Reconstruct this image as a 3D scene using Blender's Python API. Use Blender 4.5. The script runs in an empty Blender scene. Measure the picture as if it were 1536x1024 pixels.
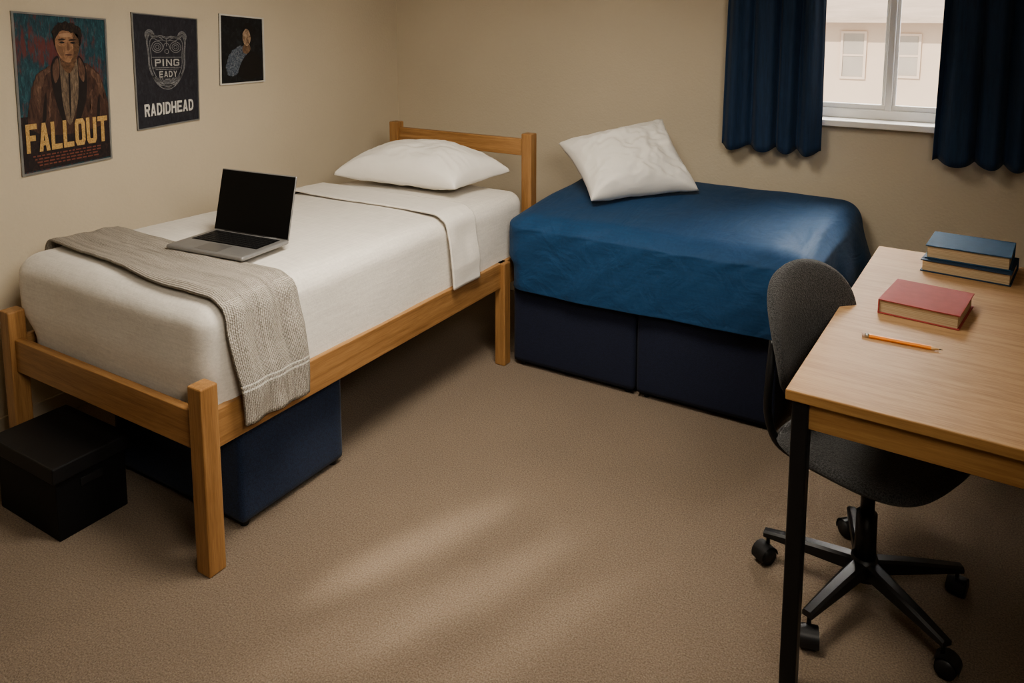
import bpy, bmesh, math, random
from mathutils import Vector, Matrix, noise
random.seed(4)
COL = bpy.context.scene.collection

# ------------------------------------------------------------------ materials
def _nt(name):
    m = bpy.data.materials.new(name); m.use_nodes = True
    nt = m.node_tree; b = nt.nodes['Principled BSDF']
    return m, nt, b

def N(nt, t, **kw):
    n = nt.nodes.new(t)
    for k, v in kw.items():
        if k in n.inputs: n.inputs[k].default_value = v
        else: setattr(n, k, v)
    return n

def sc(c, k): return (min(1, c[0]*k), min(1, c[1]*k), min(1, c[2]*k), 1)

def mat_noise(name, col, rough=.6, scale=8., var=.12, bscale=200., bump=.2, bdist=.002, stretch=(1,1,1), metal=0., sheen=0., spec=.5, detail=4):
    m, nt, b = _nt(name)
    tc = N(nt, 'ShaderNodeTexCoord'); mp = N(nt, 'ShaderNodeMapping'); mp.inputs['Scale'].default_value = stretch
    nt.links.new(tc.outputs['Object'], mp.inputs[0])
    n1 = N(nt, 'ShaderNodeTexNoise', Scale=scale, Detail=detail); nt.links.new(mp.outputs[0], n1.inputs['Vector'])
    r = N(nt, 'ShaderNodeValToRGB'); nt.links.new(n1.outputs['Fac'], r.inputs[0])
    r.color_ramp.elements[0].position = .3; r.color_ramp.elements[1].position = .7
    r.color_ramp.elements[0].color = sc(col, 1-var); r.color_ramp.elements[1].color = sc(col, 1+var)
    nt.links.new(r.outputs[0], b.inputs['Base Color'])
    b.inputs['Roughness'].default_value = rough; b.inputs['Metallic'].default_value = metal
    b.inputs['Specular IOR Level'].default_value = spec
    if sheen: b.inputs['Sheen Weight'].default_value = sheen
    if bump:
        n2 = N(nt, 'ShaderNodeTexNoise', Scale=bscale, Detail=3.); nt.links.new(mp.outputs[0], n2.inputs['Vector'])
        bp = N(nt, 'ShaderNodeBump', Strength=bump, Distance=bdist)
        nt.links.new(n2.outputs['Fac'], bp.inputs['Height']); nt.links.new(bp.outputs[0], b.inputs['Normal'])
    return m

def mat_wood(name, c1, c2, axis, rough=.45, s=1., fine=.45, spec=.4):
    m, nt, b = _nt(name)
    tc = N(nt, 'ShaderNodeTexCoord'); mp = N(nt, 'ShaderNodeMapping')
    v = [38*s]*3; v[axis] = 1.6*s; mp.inputs['Scale'].default_value = v
    nt.links.new(tc.outputs['Object'], mp.inputs[0])
    n1 = N(nt, 'ShaderNodeTexNoise', Scale=1., Detail=8., Roughness=.65, Distortion=.6); nt.links.new(mp.outputs[0], n1.inputs['Vector'])
    mp2 = N(nt, 'ShaderNodeMapping'); v = [300]*3; v[axis] = 16; mp2.inputs['Scale'].default_value = v
    nt.links.new(tc.outputs['Object'], mp2.inputs[0])
    n2 = N(nt, 'ShaderNodeTexNoise', Scale=1., Detail=3.); nt.links.new(mp2.outputs[0], n2.inputs['Vector'])
    mx = N(nt, 'ShaderNodeMath', operation='MULTIPLY_ADD'); mx.inputs[1].default_value = fine
    nt.links.new(n2.outputs['Fac'], mx.inputs[0]); nt.links.new(n1.outputs['Fac'], mx.inputs[2])
    r = N(nt, 'ShaderNodeValToRGB'); nt.links.new(mx.outputs[0], r.inputs[0])
    r.color_ramp.elements[0].position = .27+fine*.5; r.color_ramp.elements[1].position = min(1, .70+fine*.5)
    r.color_ramp.elements[0].color = (*c1, 1); r.color_ramp.elements[1].color = (*c2, 1)
    nt.links.new(r.outputs[0], b.inputs['Base Color']); b.inputs['Roughness'].default_value = rough
    b.inputs['Specular IOR Level'].default_value = spec
    bp = N(nt, 'ShaderNodeBump', Strength=.15, Distance=.001); nt.links.new(mx.outputs[0], bp.inputs['Height'])
    nt.links.new(bp.outputs[0], b.inputs['Normal'])
    return m

def mat_weave(name, col, var=.12, bump=.25, rough=.9, sheen=.2, spec=.25, crease=.0, cs=1.):
    m, nt, b = _nt(name)
    tc = N(nt, 'ShaderNodeTexCoord')
    outs = []
    for st in ((8, 110, 110), (110, 8, 110)):
        mp = N(nt, 'ShaderNodeMapping'); mp.inputs['Scale'].default_value = st
        nt.links.new(tc.outputs['Object'], mp.inputs[0])
        n = N(nt, 'ShaderNodeTexNoise', Scale=1., Detail=5., Roughness=.7); nt.links.new(mp.outputs[0], n.inputs['Vector'])
        outs.append(n)
    ad = N(nt, 'ShaderNodeMath', operation='ADD'); nt.links.new(outs[0].outputs['Fac'], ad.inputs[0]); nt.links.new(outs[1].outputs['Fac'], ad.inputs[1])
    r = N(nt, 'ShaderNodeValToRGB'); hf = N(nt, 'ShaderNodeMath', operation='MULTIPLY'); hf.inputs[1].default_value = .5
    nt.links.new(ad.outputs[0], hf.inputs[0]); nt.links.new(hf.outputs[0], r.inputs[0])
    r.color_ramp.elements[0].position = .35; r.color_ramp.elements[1].position = .65
    r.color_ramp.elements[0].color = sc(col, 1-var); r.color_ramp.elements[1].color = sc(col, 1+var)
    nt.links.new(r.outputs[0], b.inputs['Base Color']); b.inputs['Roughness'].default_value = rough
    b.inputs['Sheen Weight'].default_value = sheen; b.inputs['Specular IOR Level'].default_value = spec
    bp = N(nt, 'ShaderNodeBump', Strength=bump, Distance=.002); nt.links.new(ad.outputs[0], bp.inputs['Height'])
    last = bp
    if crease:
        mp = N(nt, 'ShaderNodeMapping'); mp.inputs['Scale'].default_value = (6*cs, 2.6*cs, 6*cs); nt.links.new(tc.outputs['Object'], mp.inputs[0])
        n = N(nt, 'ShaderNodeTexNoise', Scale=1., Detail=3., Distortion=1.4); nt.links.new(mp.outputs[0], n.inputs['Vector'])
        b2 = N(nt, 'ShaderNodeBump', Strength=crease, Distance=.03); nt.links.new(n.outputs['Fac'], b2.inputs['Height']); nt.links.new(bp.outputs[0], b2.inputs['Normal']); last = b2
    nt.links.new(last.outputs[0], b.inputs['Normal'])
    return m

M = {}
M['wall'] = mat_noise('wall_paint', (.63, .55, .425), .85, 1.2, .04, 90., .35, .004, spec=.2)
M['ceiling'] = mat_noise('ceiling_paint', (.6, .56, .48), .9, 2, .03, 70., .3, .004)
M['base'] = mat_noise('baseboard_paint', (.52, .46, .36), .6, 2, .03, 40, .05)
M['white'] = mat_noise('window_frame_paint', (.90, .87, .82), .45, 3, .03, 40, .03)
WX = lambda n, a: mat_wood(n, (.235, .118, .045), (.43, .242, .105), a)
M['woodx'], M['woody'], M['woodz'] = WX('oak_x', 0), WX('oak_y', 1), WX('oak_z', 2)
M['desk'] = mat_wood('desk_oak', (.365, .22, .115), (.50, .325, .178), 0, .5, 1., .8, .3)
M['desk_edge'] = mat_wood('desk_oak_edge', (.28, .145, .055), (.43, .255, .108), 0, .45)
M['linen'] = mat_weave('linen', (.72, .68, .62), .11, bump=.3, crease=.09)
M['sheet'] = mat_weave('sheet', (.74, .70, .64), .06, bump=.2, crease=.12)
M['pillow'] = mat_noise('pillow_cotton', (.79, .755, .70), .85, 10, .02, 9., .25, .02, sheen=.2, spec=.2)
M['pillow2'] = mat_noise('pillow_cotton_rumpled', (.79, .76, .71), .85, 3, .02, 9., .28, .02, sheen=.2, spec=.2)
M['blue'] = mat_weave('blue_bedspread', (.016, .060, .142), .16, bump=.25, rough=.68, sheen=.05, spec=.28, crease=.38, cs=1.)
M['curtain'] = mat_noise('curtain_cloth', (.010, .034, .084), .75, 20, .2, 500., .2, .001, stretch=(6, 6, .6), sheen=.1)
M['navy'] = mat_noise('navy_upholstery', (.009, .014, .038), .85, 300, .3, 500., .4, .001, sheen=.05)
M['navy2'] = mat_noise('navy_canvas', (.012, .026, .066), .85, 260, .45, 400., .6, .0015, sheen=.1)
M['black'] = mat_noise('black_plastic', (.014, .014, .015), .42, 20, .1, 300, .05)
M['blackbox'] = mat_noise('black_board', (.006, .006, .007), .6, 20, .1, 300, .1, spec=.3)
M['blacklid'] = mat_noise('black_board_lid', (.010, .010, .011), .5, 20, .1, 300, .1, spec=.4)
M['blackmetal'] = mat_noise('black_metal', (.014, .014, .015), .38, 20, .1, 300, .04, metal=.2)
M['chair'] = mat_noise('charcoal_fabric', (.052, .052, .052), .95, 260, .75, 280., 1., .004, sheen=.15)
M['silver'] = mat_noise('aluminium', (.30, .295, .29), .4, 30, .03, 300, .02, metal=.5)
M['screen'] = mat_noise('dark_screen', (.004, .004, .004), .5, 10, .05, 10, 0, spec=.25)
M['key'] = mat_noise('key_plastic', (.012, .012, .013), .5, 10, .05, 10, 0)
M['steel'] = mat_noise('steel', (.5, .49, .47), .3, 10, .05, 10, 0, metal=1.)

def carpet():
    m, nt, b = _nt('carpet')
    tc = N(nt, 'ShaderNodeTexCoord')
    n1 = N(nt, 'ShaderNodeTexNoise', Scale=200., Detail=4., Roughness=.7); nt.links.new(tc.outputs['Object'], n1.inputs['Vector'])
    n2 = N(nt, 'ShaderNodeTexNoise', Scale=2.2, Detail=3.); nt.links.new(tc.outputs['Object'], n2.inputs['Vector'])
    n3 = N(nt, 'ShaderNodeTexNoise', Scale=80., Detail=3.); nt.links.new(tc.outputs['Object'], n3.inputs['Vector'])
    r = N(nt, 'ShaderNodeValToRGB'); nt.links.new(n1.outputs['Fac'], r.inputs[0])
    r.color_ramp.elements[0].position = .32; r.color_ramp.elements[1].position = .70
    r.color_ramp.elements[0].color = (.165, .122, .085, 1); r.color_ramp.elements[1].color = (.395, .31, .232, 1)
    r2 = N(nt, 'ShaderNodeValToRGB'); nt.links.new(n2.outputs['Fac'], r2.inputs[0])
    r2.color_ramp.elements[0].color = (.86, .86, .86, 1); r2.color_ramp.elements[1].color = (1.06, 1.05, 1.04, 1)
    mx = N(nt, 'ShaderNodeMix', data_type='RGBA', blend_type='MULTIPLY'); mx.inputs[0].default_value = 1
    nt.links.new(r.outputs[0], mx.inputs[6]); nt.links.new(r2.outputs[0], mx.inputs[7])
    nt.links.new(mx.outputs[2], b.inputs['Base Color'])
    b.inputs['Roughness'].default_value = 1; b.inputs['Specular IOR Level'].default_value = .05; b.inputs['Sheen Weight'].default_value = .1
    ad = N(nt, 'ShaderNodeMath', operation='ADD'); nt.links.new(n1.outputs['Fac'], ad.inputs[0]); nt.links.new(n3.outputs['Fac'], ad.inputs[1])
    bp = N(nt, 'ShaderNodeBump', Strength=.85, Distance=.008); nt.links.new(ad.outputs[0], bp.inputs['Height'])
    nt.links.new(bp.outputs[0], b.inputs['Normal'])
    return m
M['carpet'] = carpet()

def throw_mat():
    m, nt, b = _nt('knitted_throw')
    L = nt.links.new
    tc = N(nt, 'ShaderNodeTexCoord'); uv = tc.outputs['UV']
    w1 = N(nt, 'ShaderNodeTexWave', Distortion=2.5, Detail=2.); w1.bands_direction = 'X'; w1.inputs['Scale'].default_value = 14.; w1.inputs['Detail Scale'].default_value = 4.
    L(uv, w1.inputs['Vector'])
    w2 = N(nt, 'ShaderNodeTexWave', Distortion=3., Detail=2.); w2.bands_direction = 'Y'; w2.inputs['Scale'].default_value = 18.; w2.inputs['Detail Scale'].default_value = 4.
    L(uv, w2.inputs['Vector'])
    n = N(nt, 'ShaderNodeTexNoise', Scale=60., Detail=4., Roughness=.7); L(uv, n.inputs['Vector'])
    mp = N(nt, 'ShaderNodeMapping'); mp.inputs['Scale'].default_value = (16, .7, 1); L(uv, mp.inputs[0])
    nb = N(nt, 'ShaderNodeTexNoise', Scale=1., Detail=2.); L(mp.outputs[0], nb.inputs['Vector'])
    def math_(op, a, c, v=None):
        x = N(nt, 'ShaderNodeMath', operation=op); L(a, x.inputs[0])
        if v is None: L(c, x.inputs[1])
        else: x.inputs[1].default_value = v
        return x.outputs[0]
    a = math_('ADD', w1.outputs['Fac'], w2.outputs['Fac']); a = math_('ADD', a, n.outputs['Fac']); a = math_('ADD', a, math_('MULTIPLY', nb.outputs['Fac'], None, 1.6))
    d = math_('MULTIPLY', a, None, .22)
    r = N(nt, 'ShaderNodeValToRGB'); L(d, r.inputs[0])
    r.color_ramp.elements[0].position = .27; r.color_ramp.elements[1].position = .64
    r.color_ramp.elements[0].color = (.20, .178, .146, 1); r.color_ramp.elements[1].color = (.70, .64, .565, 1)
    sp = N(nt, 'ShaderNodeSeparateXYZ'); L(uv, sp.inputs[0])
    fac = None
    for c in (.46, .52):
        x = math_('SUBTRACT', sp.outputs[1], None, c); x = math_('ABSOLUTE', x, None, 0); x = math_('LESS_THAN', x, None, .012)
        fac = x if fac is None else math_('MAXIMUM', fac, x)
    mx = N(nt, 'ShaderNodeMix', data_type='RGBA'); L(fac, mx.inputs[0]); L(r.outputs[0], mx.inputs[6]); mx.inputs[7].default_value = (.88, .85, .78, 1)
    L(mx.outputs[2], b.inputs['Base Color']); b.inputs['Roughness'].default_value = 1; b.inputs['Specular IOR Level'].default_value = .1
    bp = N(nt, 'ShaderNodeBump', Strength=1., Distance=.010); L(d, bp.inputs['Height']); L(bp.outputs[0], b.inputs['Normal'])
    return m
M['throw'] = throw_mat()

# ------------------------------------------------------------------ helpers
def finish(bm, name, mat, smooth=False, parent=None, world=False, label=None, cat=None, kind=None, group=None, rec=True):
    bmesh.ops.recalc_face_normals(bm, faces=bm.faces)
    me = bpy.data.meshes.new(name); bm.to_mesh(me); bm.free()
    if smooth:
        for p in me.polygons: p.use_smooth = True
    o = bpy.data.objects.new(name, me); COL.objects.link(o)
    if mat is not None:
        for mm in (mat if isinstance(mat, (list, tuple)) else [mat]): me.materials.append(mm)
    if parent is not None:
        o.parent = parent
        if world: o.matrix_parent_inverse = Matrix.LocRotScale(parent.location, parent.rotation_euler, None).inverted()
    elif rec and len(me.vertices):
        xs = [v.co.x for v in me.vertices]; ys = [v.co.y for v in me.vertices]; zs = [v.co.z for v in me.vertices]
        c = Vector(((min(xs)+max(xs))/2, (min(ys)+max(ys))/2, min(zs)))
        me.transform(Matrix.Translation(-c)); o.location = c
    tag(o, label, cat, kind, group)
    return o

def tag(o, label=None, cat=None, kind=None, group=None):
    if label: o['label'] = label
    if cat: o['category'] = cat
    if kind: o['kind'] = kind
    if group: o['group'] = group

def thing(name, loc, rz=0., label=None, cat=None, group=None):
    e = bpy.data.objects.new(name, None); e.empty_display_size = .1
    e.location = loc; e.rotation_euler = (0, 0, rz); COL.objects.link(e)
    tag(e, label, cat, None, group); return e

def bx(bm, x0, x1, y0, y1, z0, z1, bev=0., seg=2, mtx=None):
    vs = [bm.verts.new((x, y, z)) for x in (x0, x1) for y in (y0, y1) for z in (z0, z1)]
    f = [(0,1,3,2),(4,6,7,5),(0,4,5,1),(2,3,7,6),(0,2,6,4),(1,5,7,3)]
    fs = [bm.faces.new([vs[i] for i in q]) for q in f]
    allv = vs
    if bev > 0:
        es = list({e for q in fs for e in q.edges})
        res = bmesh.ops.bevel(bm, geom=es, offset=bev, segments=seg, profile=.5, affect='EDGES')
        allv = list({v for fc in bm.faces for v in fc.verts} & (set(res['verts']) | {v for fc in res['faces'] for v in fc.verts}))
    if mtx is not None: bmesh.ops.transform(bm, matrix=mtx, verts=allv)
    return allv

def box(name, d, mat, bev=.003, **kw):
    bm = bmesh.new(); bx(bm, *d, bev); return finish(bm, name, mat, **kw)

def quadbeam(bm, p0, p1, w, z0, z1, bev=.003):
    p0, p1 = Vector(p0), Vector(p1); d = p1-p0; L = d.length; a = math.atan2(d.y, d.x)
    bx(bm, 0, L, -w/2, w/2, z0, z1, bev, mtx=Matrix.Translation((p0.x, p0.y, 0)) @ Matrix.Rotation(a, 4, 'Z'))

def rbox_bm(x0, x1, y0, y1, z0, z1, r, n=(30, 30, 10), fn=None, open_bottom=False):
    bm = bmesh.new()
    c = Vector(((x0+x1)/2, (y0+y1)/2, (z0+z1)/2)); h = Vector(((x1-x0)/2, (y1-y0)/2, (z1-z0)/2))
    def grid(axis, sign):
        a, b = [i for i in range(3) if i != axis]
        na, nb = n[a], n[b]; g = []
        for i in range(na+1):
            row = []
            for j in range(nb+1):
                p = [0, 0, 0]; p[axis] = sign*h[axis]
                def sp(k, nn, hh):
                    s = -1+2*k/nn
                    return hh*(s if nn < 6 else math.copysign(1-(1-abs(s))**1.35, s))
                p[a] = sp(i, na, h[a]); p[b] = sp(j, nb, h[b])
                row.append(bm.verts.new(p))
            g.append(row)
        for i in range(na):
            for j in range(nb): bm.faces.new((g[i][j], g[i+1][j], g[i+1][j+1], g[i][j+1]))
    for ax in range(3):
        for s in (-1, 1):
            if open_bottom and ax == 2 and s == -1: continue
            grid(ax, s)
    bmesh.ops.remove_doubles(bm, verts=bm.verts, dist=1e-5)
    for v in bm.verts:
        p = v.co; inner = Vector([max(-(h[i]-r), min(h[i]-r, p[i])) for i in range(3)])
        if open_bottom and p.z < 0: inner.z = p.z
        d = p-inner
        if d.length > 1e-9: p = inner + d.normalized()*r
        p = p + c
        v.co = fn(p) if fn else p
    return bm

def pad_bm(fn, nu=28, nv=28):
    bm = bmesh.new()
    for side in (1, -1):
        g = [[bm.verts.new(fn(-1+2*i/nu, -1+2*j/nv, side)) for j in range(nv+1)] for i in range(nu+1)]
        for i in range(nu):
            for j in range(nv):
                q = (g[i][j], g[i+1][j], g[i+1][j+1], g[i][j+1]); bm.faces.new(q if side > 0 else q[::-1])
    bmesh.ops.remove_doubles(bm, verts=bm.verts, dist=1e-4)
    return bm

def catmull(pts, n=8, closed=False):
    pts = [Vector(p) for p in pts]; out = []; L = len(pts)
    rng = range(L) if closed else range(L-1)
    for i in rng:
        if closed: p = [pts[(i+k) % L] for k in (-1, 0, 1, 2)]
        else: p = [pts[max(0, i-1)], pts[i], pts[i+1], pts[min(L-1, i+2)]]
        for k in range(n):
            t = k/n
            out.append(.5*((2*p[1])+(p[2]-p[0])*t+(2*p[0]-5*p[1]+4*p[2]-p[3])*t*t+(3*p[1]-p[0]-3*p[2]+p[3])*t**3))
    if not closed: out.append(pts[-1])
    return out

def tube(bm, pts, r, seg=12, smooth=6):
    P = catmull(pts, smooth) if smooth else [Vector(p) for p in pts]
    up = Vector((0, 0, 1)); prev = None; rings = []
    for i, p in enumerate(P):
        d = (P[min(i+1, len(P)-1)]-P[max(0, i-1)]).normalized()
        if prev is None:
            a = d.cross(up)
            if a.length < .01: a = d.cross(Vector((1, 0, 0)))
            a.normalize()
        else: a = (prev-d*prev.dot(d)).normalized()
        prev = a; b = d.cross(a); rr = r(i/(len(P)-1)) if callable(r) else r
        rings.append([bm.verts.new(p+a*rr*math.cos(2*math.pi*k/seg)+b*rr*math.sin(2*math.pi*k/seg)) for k in range(seg)])
    for i in range(len(rings)-1):
        for k in range(seg): bm.faces.new((rings[i][k], rings[i][(k+1) % seg], rings[i+1][(k+1) % seg], rings[i+1][k]))
    bm.faces.new(rings[0][::-1]); bm.faces.new(rings[-1])

def cyl(bm, c0, c1, r0, r1=None, seg=24):
    r1 = r0 if r1 is None else r1
    c0, c1 = Vector(c0), Vector(c1)
    tube(bm, [c0, c1], lambda t: r0+(r1-r0)*t, seg, 0)

def sheetify(o, t, off=1.):
    md = o.modifiers.new('thickness', 'SOLIDIFY'); md.thickness = t; md.offset = off

sm = lambda a, b, x: (lambda t: t*t*(3-2*t))(max(0, min(1, (x-a)/(b-a))))

# ------------------------------------------------------------------ room
XL, XR, YB, YF, ZC = -.455, 3.75, .55, -4.4, 2.5
WX0, WX1, WZ0, WZ1 = 1.93, 2.98, 1.195, 2.2
S = dict(kind='structure')
box('floor', (XL-.1, XR+.1, YF-.1, YB+.1, -.06, 0), M['carpet'], 0, **S)
box('ceiling', (XL-.1, XR+.1, YF-.1, YB+.14, ZC, ZC+.06), M['ceiling'], 0, **S)
box('wall_left', (XL-.1, XL, YF, YB, 0, ZC), M['wall'], 0, **S)
box('wall_right', (XR, XR+.1, YF, YB, 0, ZC), M['wall'], 0, **S)
box('wall_front', (XL-.1, XR+.1, YF-.1, YF, 0, ZC), M['wall'], 0, **S)
bm = bmesh.new()
bx(bm, XL-.1, WX0, YB, YB+.14, 0, ZC); bx(bm, WX1, XR+.1, YB, YB+.14, 0, ZC)
bx(bm, WX0, WX1, YB, YB+.14, 0, WZ0-.03); bx(bm, WX0, WX1, YB, YB+.14, WZ1, ZC)
finish(bm, 'wall_back', M['wall'], **S)
box('baseboard_left', (XL, XL+.012, YF, YB, 0, .09), M['base'], .003, **S)
box('baseboard_back', (XL+.012, XR, YB-.012, YB, 0, .09), M['base'], .003, **S)
box('trim_1', (WX0-.04, WX1+.04, YB-.055, YB+.14, WZ0-.03, WZ0), M['white'], .005, **S)
bm = bmesh.new(); fy0, fy1 = YB+.07, YB+.12
bx(bm, WX0, WX1, fy0, fy1, WZ0, WZ0+.045, .004); bx(bm, WX0, WX1, fy0, fy1, WZ1-.05, WZ1, .004)
bx(bm, WX0, WX0+.05, fy0, fy1, WZ0+.045, WZ1-.05, .004); bx(bm, WX1-.05, WX1, fy0, fy1, WZ0+.045, WZ1-.05, .004)
bx(bm, 2.445, 2.475, fy0-.01, fy1, WZ0+.045, WZ1-.05, .004)
for a, b_ in ((WX0+.05, 2.445), (2.475, WX1-.05)):
    bx(bm, a, b_, fy0+.012, fy1-.01, WZ0+.045, WZ0+.070, .003); bx(bm, a, b_, fy0+.012, fy1-.01, WZ1-.08, WZ1-.05, .003)
    bx(bm, a, a+.015, fy0+.012, fy1-.01, WZ0+.070, WZ1-.08, .003); bx(bm, b_-.015, b_, fy0+.012, fy1-.01, WZ0+.070, WZ1-.08, .003)
win = finish(bm, 'window_1', M['white'], **S)
gm, gnt, gb = _nt('glass'); gb.inputs['Transmission Weight'].default_value = 1; gb.inputs['Roughness'].default_value = 0; gb.inputs['IOR'].default_value = 1.02
gb.inputs['Base Color'].default_value = (1, 1, 1, 1)
bm = bmesh.new(); bx(bm, WX0+.07, 2.45, fy1-.022, fy1-.018, WZ0+.07, WZ1-.07); bx(bm, 2.47, WX1-.07, fy1-.022, fy1-.018, WZ0+.07, WZ1-.07)
g = finish(bm, 'glass_pane', gm, rec=False); g.parent = win; g.matrix_parent_inverse = Matrix.Translation(-win.location)

# ------------------------------------------------------------------ outside house
house = thing('house', (1, 15, -3), 0, 'beige stucco neighbouring house with shallow tiled roof', 'house')
m_st = mat_noise('stucco', (.65, .51, .385), .9, 1.5, .04, 20, .2)
m_rf = mat_noise('roof_tile', (.53, .42, .33), .9, 1, .12, 6, .3, .04, stretch=(1, 1, 8))
m_wg = mat_noise('house_glass', (.42, .36, .295), .6, 1, .12, 6, 0)
m_wt = mat_noise('house_trim', (.66, .52, .40), .7, 1, .05, 6, 0)
box('house_wall', (-9, 12, 15, 19, -3, 1.62), m_st, .0, parent=house, world=True)
bm = bmesh.new()
vs = [bm.verts.new(p) for p in ((-9.5, 14.5, 1.62), (12.5, 14.5, 1.62), (12.5, 19, 3.1), (-9.5, 19, 3.1), (-9.5, 14.5, 1.50), (12.5, 14.5, 1.50), (12.5, 19, 2.95), (-9.5, 19, 2.95))]
for q in ((0,1,2,3), (4,7,6,5), (0,4,5,1), (1,5,6,2), (2,6,7,3), (3,7,4,0)): bm.faces.new([vs[i] for i in q])
finish(bm, 'roof', m_rf, parent=house, world=True)
for (a, b_, z0, z1) in ((.19, .61, .32, 1.26), (1.25, 1.66, .38, 1.22)):
    bm = bmesh.new(); t = .05
    bx(bm, a-t, b_+t, 14.96, 15, z0-t, z0); bx(bm, a-t, b_+t, 14.96, 15, z1, z1+t); bx(bm, a-t, a, 14.96, 15, z0, z1); bx(bm, b_, b_+t, 14.96, 15, z0, z1)
    bx(bm, a, b_, 14.97, 15, (z0+z1)/2-.02, (z0+z1)/2+.02)
    wo = finish(bm, 'house_window', m_wt, parent=house, world=True)
    bm = bmesh.new(); bx(bm, a, b_, 14.98, 15, z0, z1)
    g = finish(bm, 'window_glass', m_wg, rec=False)
    g.parent = wo

# ------------------------------------------------------------------ curtains
def curtain(x0, x1, seed, lab, zb):
    bm = bmesh.new(); nx, nz = 170, 40; z1 = 2.28; g = []
    rnd = random.Random(seed); ph = rnd.random()*6
    for j in range(nz+1):
        row = []; k = j/nz; z = zb+(z1-zb)*k
        for i in range(nx+1):
            s = i/nx; fl = .75
            w = s*(x1-x0)/.112*2*math.pi + ph + .9*math.sin(s*7+seed)+.2*math.sin(z*2+s*9)
            y = YB-.115 + .030*fl*math.sin(w) + .008*math.sin(2.3*w+1)*fl + .012*noise.noise(Vector((s*5, z*1.2, seed)))
            x = x0+(x1-x0)*s + .012*math.cos(w)*fl + (1-k)*(s-.5)*.02
            row.append(bm.verts.new((x, y, z+.013*math.sin(w)*(1-k)**4)))
        g.append(row)
    for j in range(nz):
        for i in range(nx): bm.faces.new((g[j][i], g[j][i+1], g[j+1][i+1], g[j+1][i]))
    o = finish(bm, 'curtain', M['curtain'], True, label=lab, cat='curtain', group='navy curtains at the window')
    sheetify(o, .003); return o
curtain(1.736, 2.190, 1, 'navy blue pleated curtain hanging beside the window over the bed', 1.035)
curtain(2.668, 3.22, 2.2, 'navy blue pleated curtain hanging beside the window near the desk', 1.045)
bm = bmesh.new(); cyl(bm, (1.6, YB-.115, 2.30), (3.35, YB-.115, 2.30), .012)
for x in (1.66, 3.28): cyl(bm, (x, YB-.115, 2.30), (x, YB-.001, 2.30), .008)
finish(bm, 'curtain_rod', M['steel'], True, label='slim metal curtain rod fixed above the window', cat='curtain rod')

# ------------------------------------------------------------------ posters
def flat(col, rough=.6, var=.15, scale=40.):
    return mat_noise('print_ink', col, rough, scale, var, 10, 0)
def glyph(ch, w=.30, h=.19):
    def V(x0, a=0., b=1.): return [(x0, a), (x0+w, a), (x0+w, b), (x0, b)]
    def H(y0, a=0., b=1.): return [(a, y0), (b, y0), (b, y0+h), (a, y0+h)]
    c = .16
    def ring(): 
        o = [(c,0),(1-c,0),(1,c),(1,1-c),(1-c,1),(c,1),(0,1-c),(0,c)]
        i = [(w+.03,h),(1-w-.03,h),(1-w,h+.07),(1-w,1-h-.07),(1-w-.03,1-h),(w+.03,1-h),(w,1-h-.07),(w,h+.07)]
        return [[o[k], o[(k+1) % 8], i[(k+1) % 8], i[k]] for k in range(8)]
    def dee():
        o = [(0,0),(.55,0),(.85,.10),(1,.30),(1,.70),(.85,.90),(.55,1),(0,1)]
        i = [(w,h),(.50,h),(.62,h+.05),(1-w,.36),(1-w,.64),(.62,1-h-.05),(.50,1-h),(w,1-h)]
        return [[o[k], o[(k+1) % 8], i[(k+1) % 8], i[k]] for k in range(8)]
    m = .41
    return {
     'F': [V(0), H(1-h), H(m, 0, .86)], 'E': [V(0), H(1-h), H(m, 0, .88), H(0)], 'L': [V(0), H(0)],
     'T': [V(.5-w/2), H(1-h)], 'I': [V(0)], 'H': [V(0), V(1-w), H(m)],
     'O': ring(), 'D': dee(),
     'G': [q for k, q in enumerate(ring()) if k != 2]+[V(1-w, .14, .50), V(1-w, .66, .86), H(.36, .5, 1)],
     'U': [[(0,1),(w,1),(w,h+.07),(0,c)], [(1,1),(1-w,1),(1-w,h+.07),(1,c)]]+[ring()[k] for k in (0, 1, 7)],
     'A': [[(0,0),(w,0),(.62,1),(.34,1)], [(1-w,0),(1,0),(.66,1),(.38,1)], [(.2,.2),(.8,.2),(.74,.37),(.26,.37)]],
     'N': [V(0), V(1-w), [(0,1),(w,1),(1,0),(1-w,0)]],
     'P': [V(0), H(1-h, 0, .88), H(m, 0, .88), V(1-w, m+.10, 1-.10)],
     'R': [V(0), H(1-h, 0, .88), H(m, 0, .88), V(1-w, m+.10, 1-.10), [(.42,m+.08),(.74,m+.08),(1,0),(.68,0)]],
     'Y': [[(0,1),(w,1),(.5+w/2,.42),(.5-w/2,.42)], [(1,1),(1-w,1),(.5-w/2,.42),(.5+w/2,.42)], V(.5-w/2, 0, .45)],
    }[ch]
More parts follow.
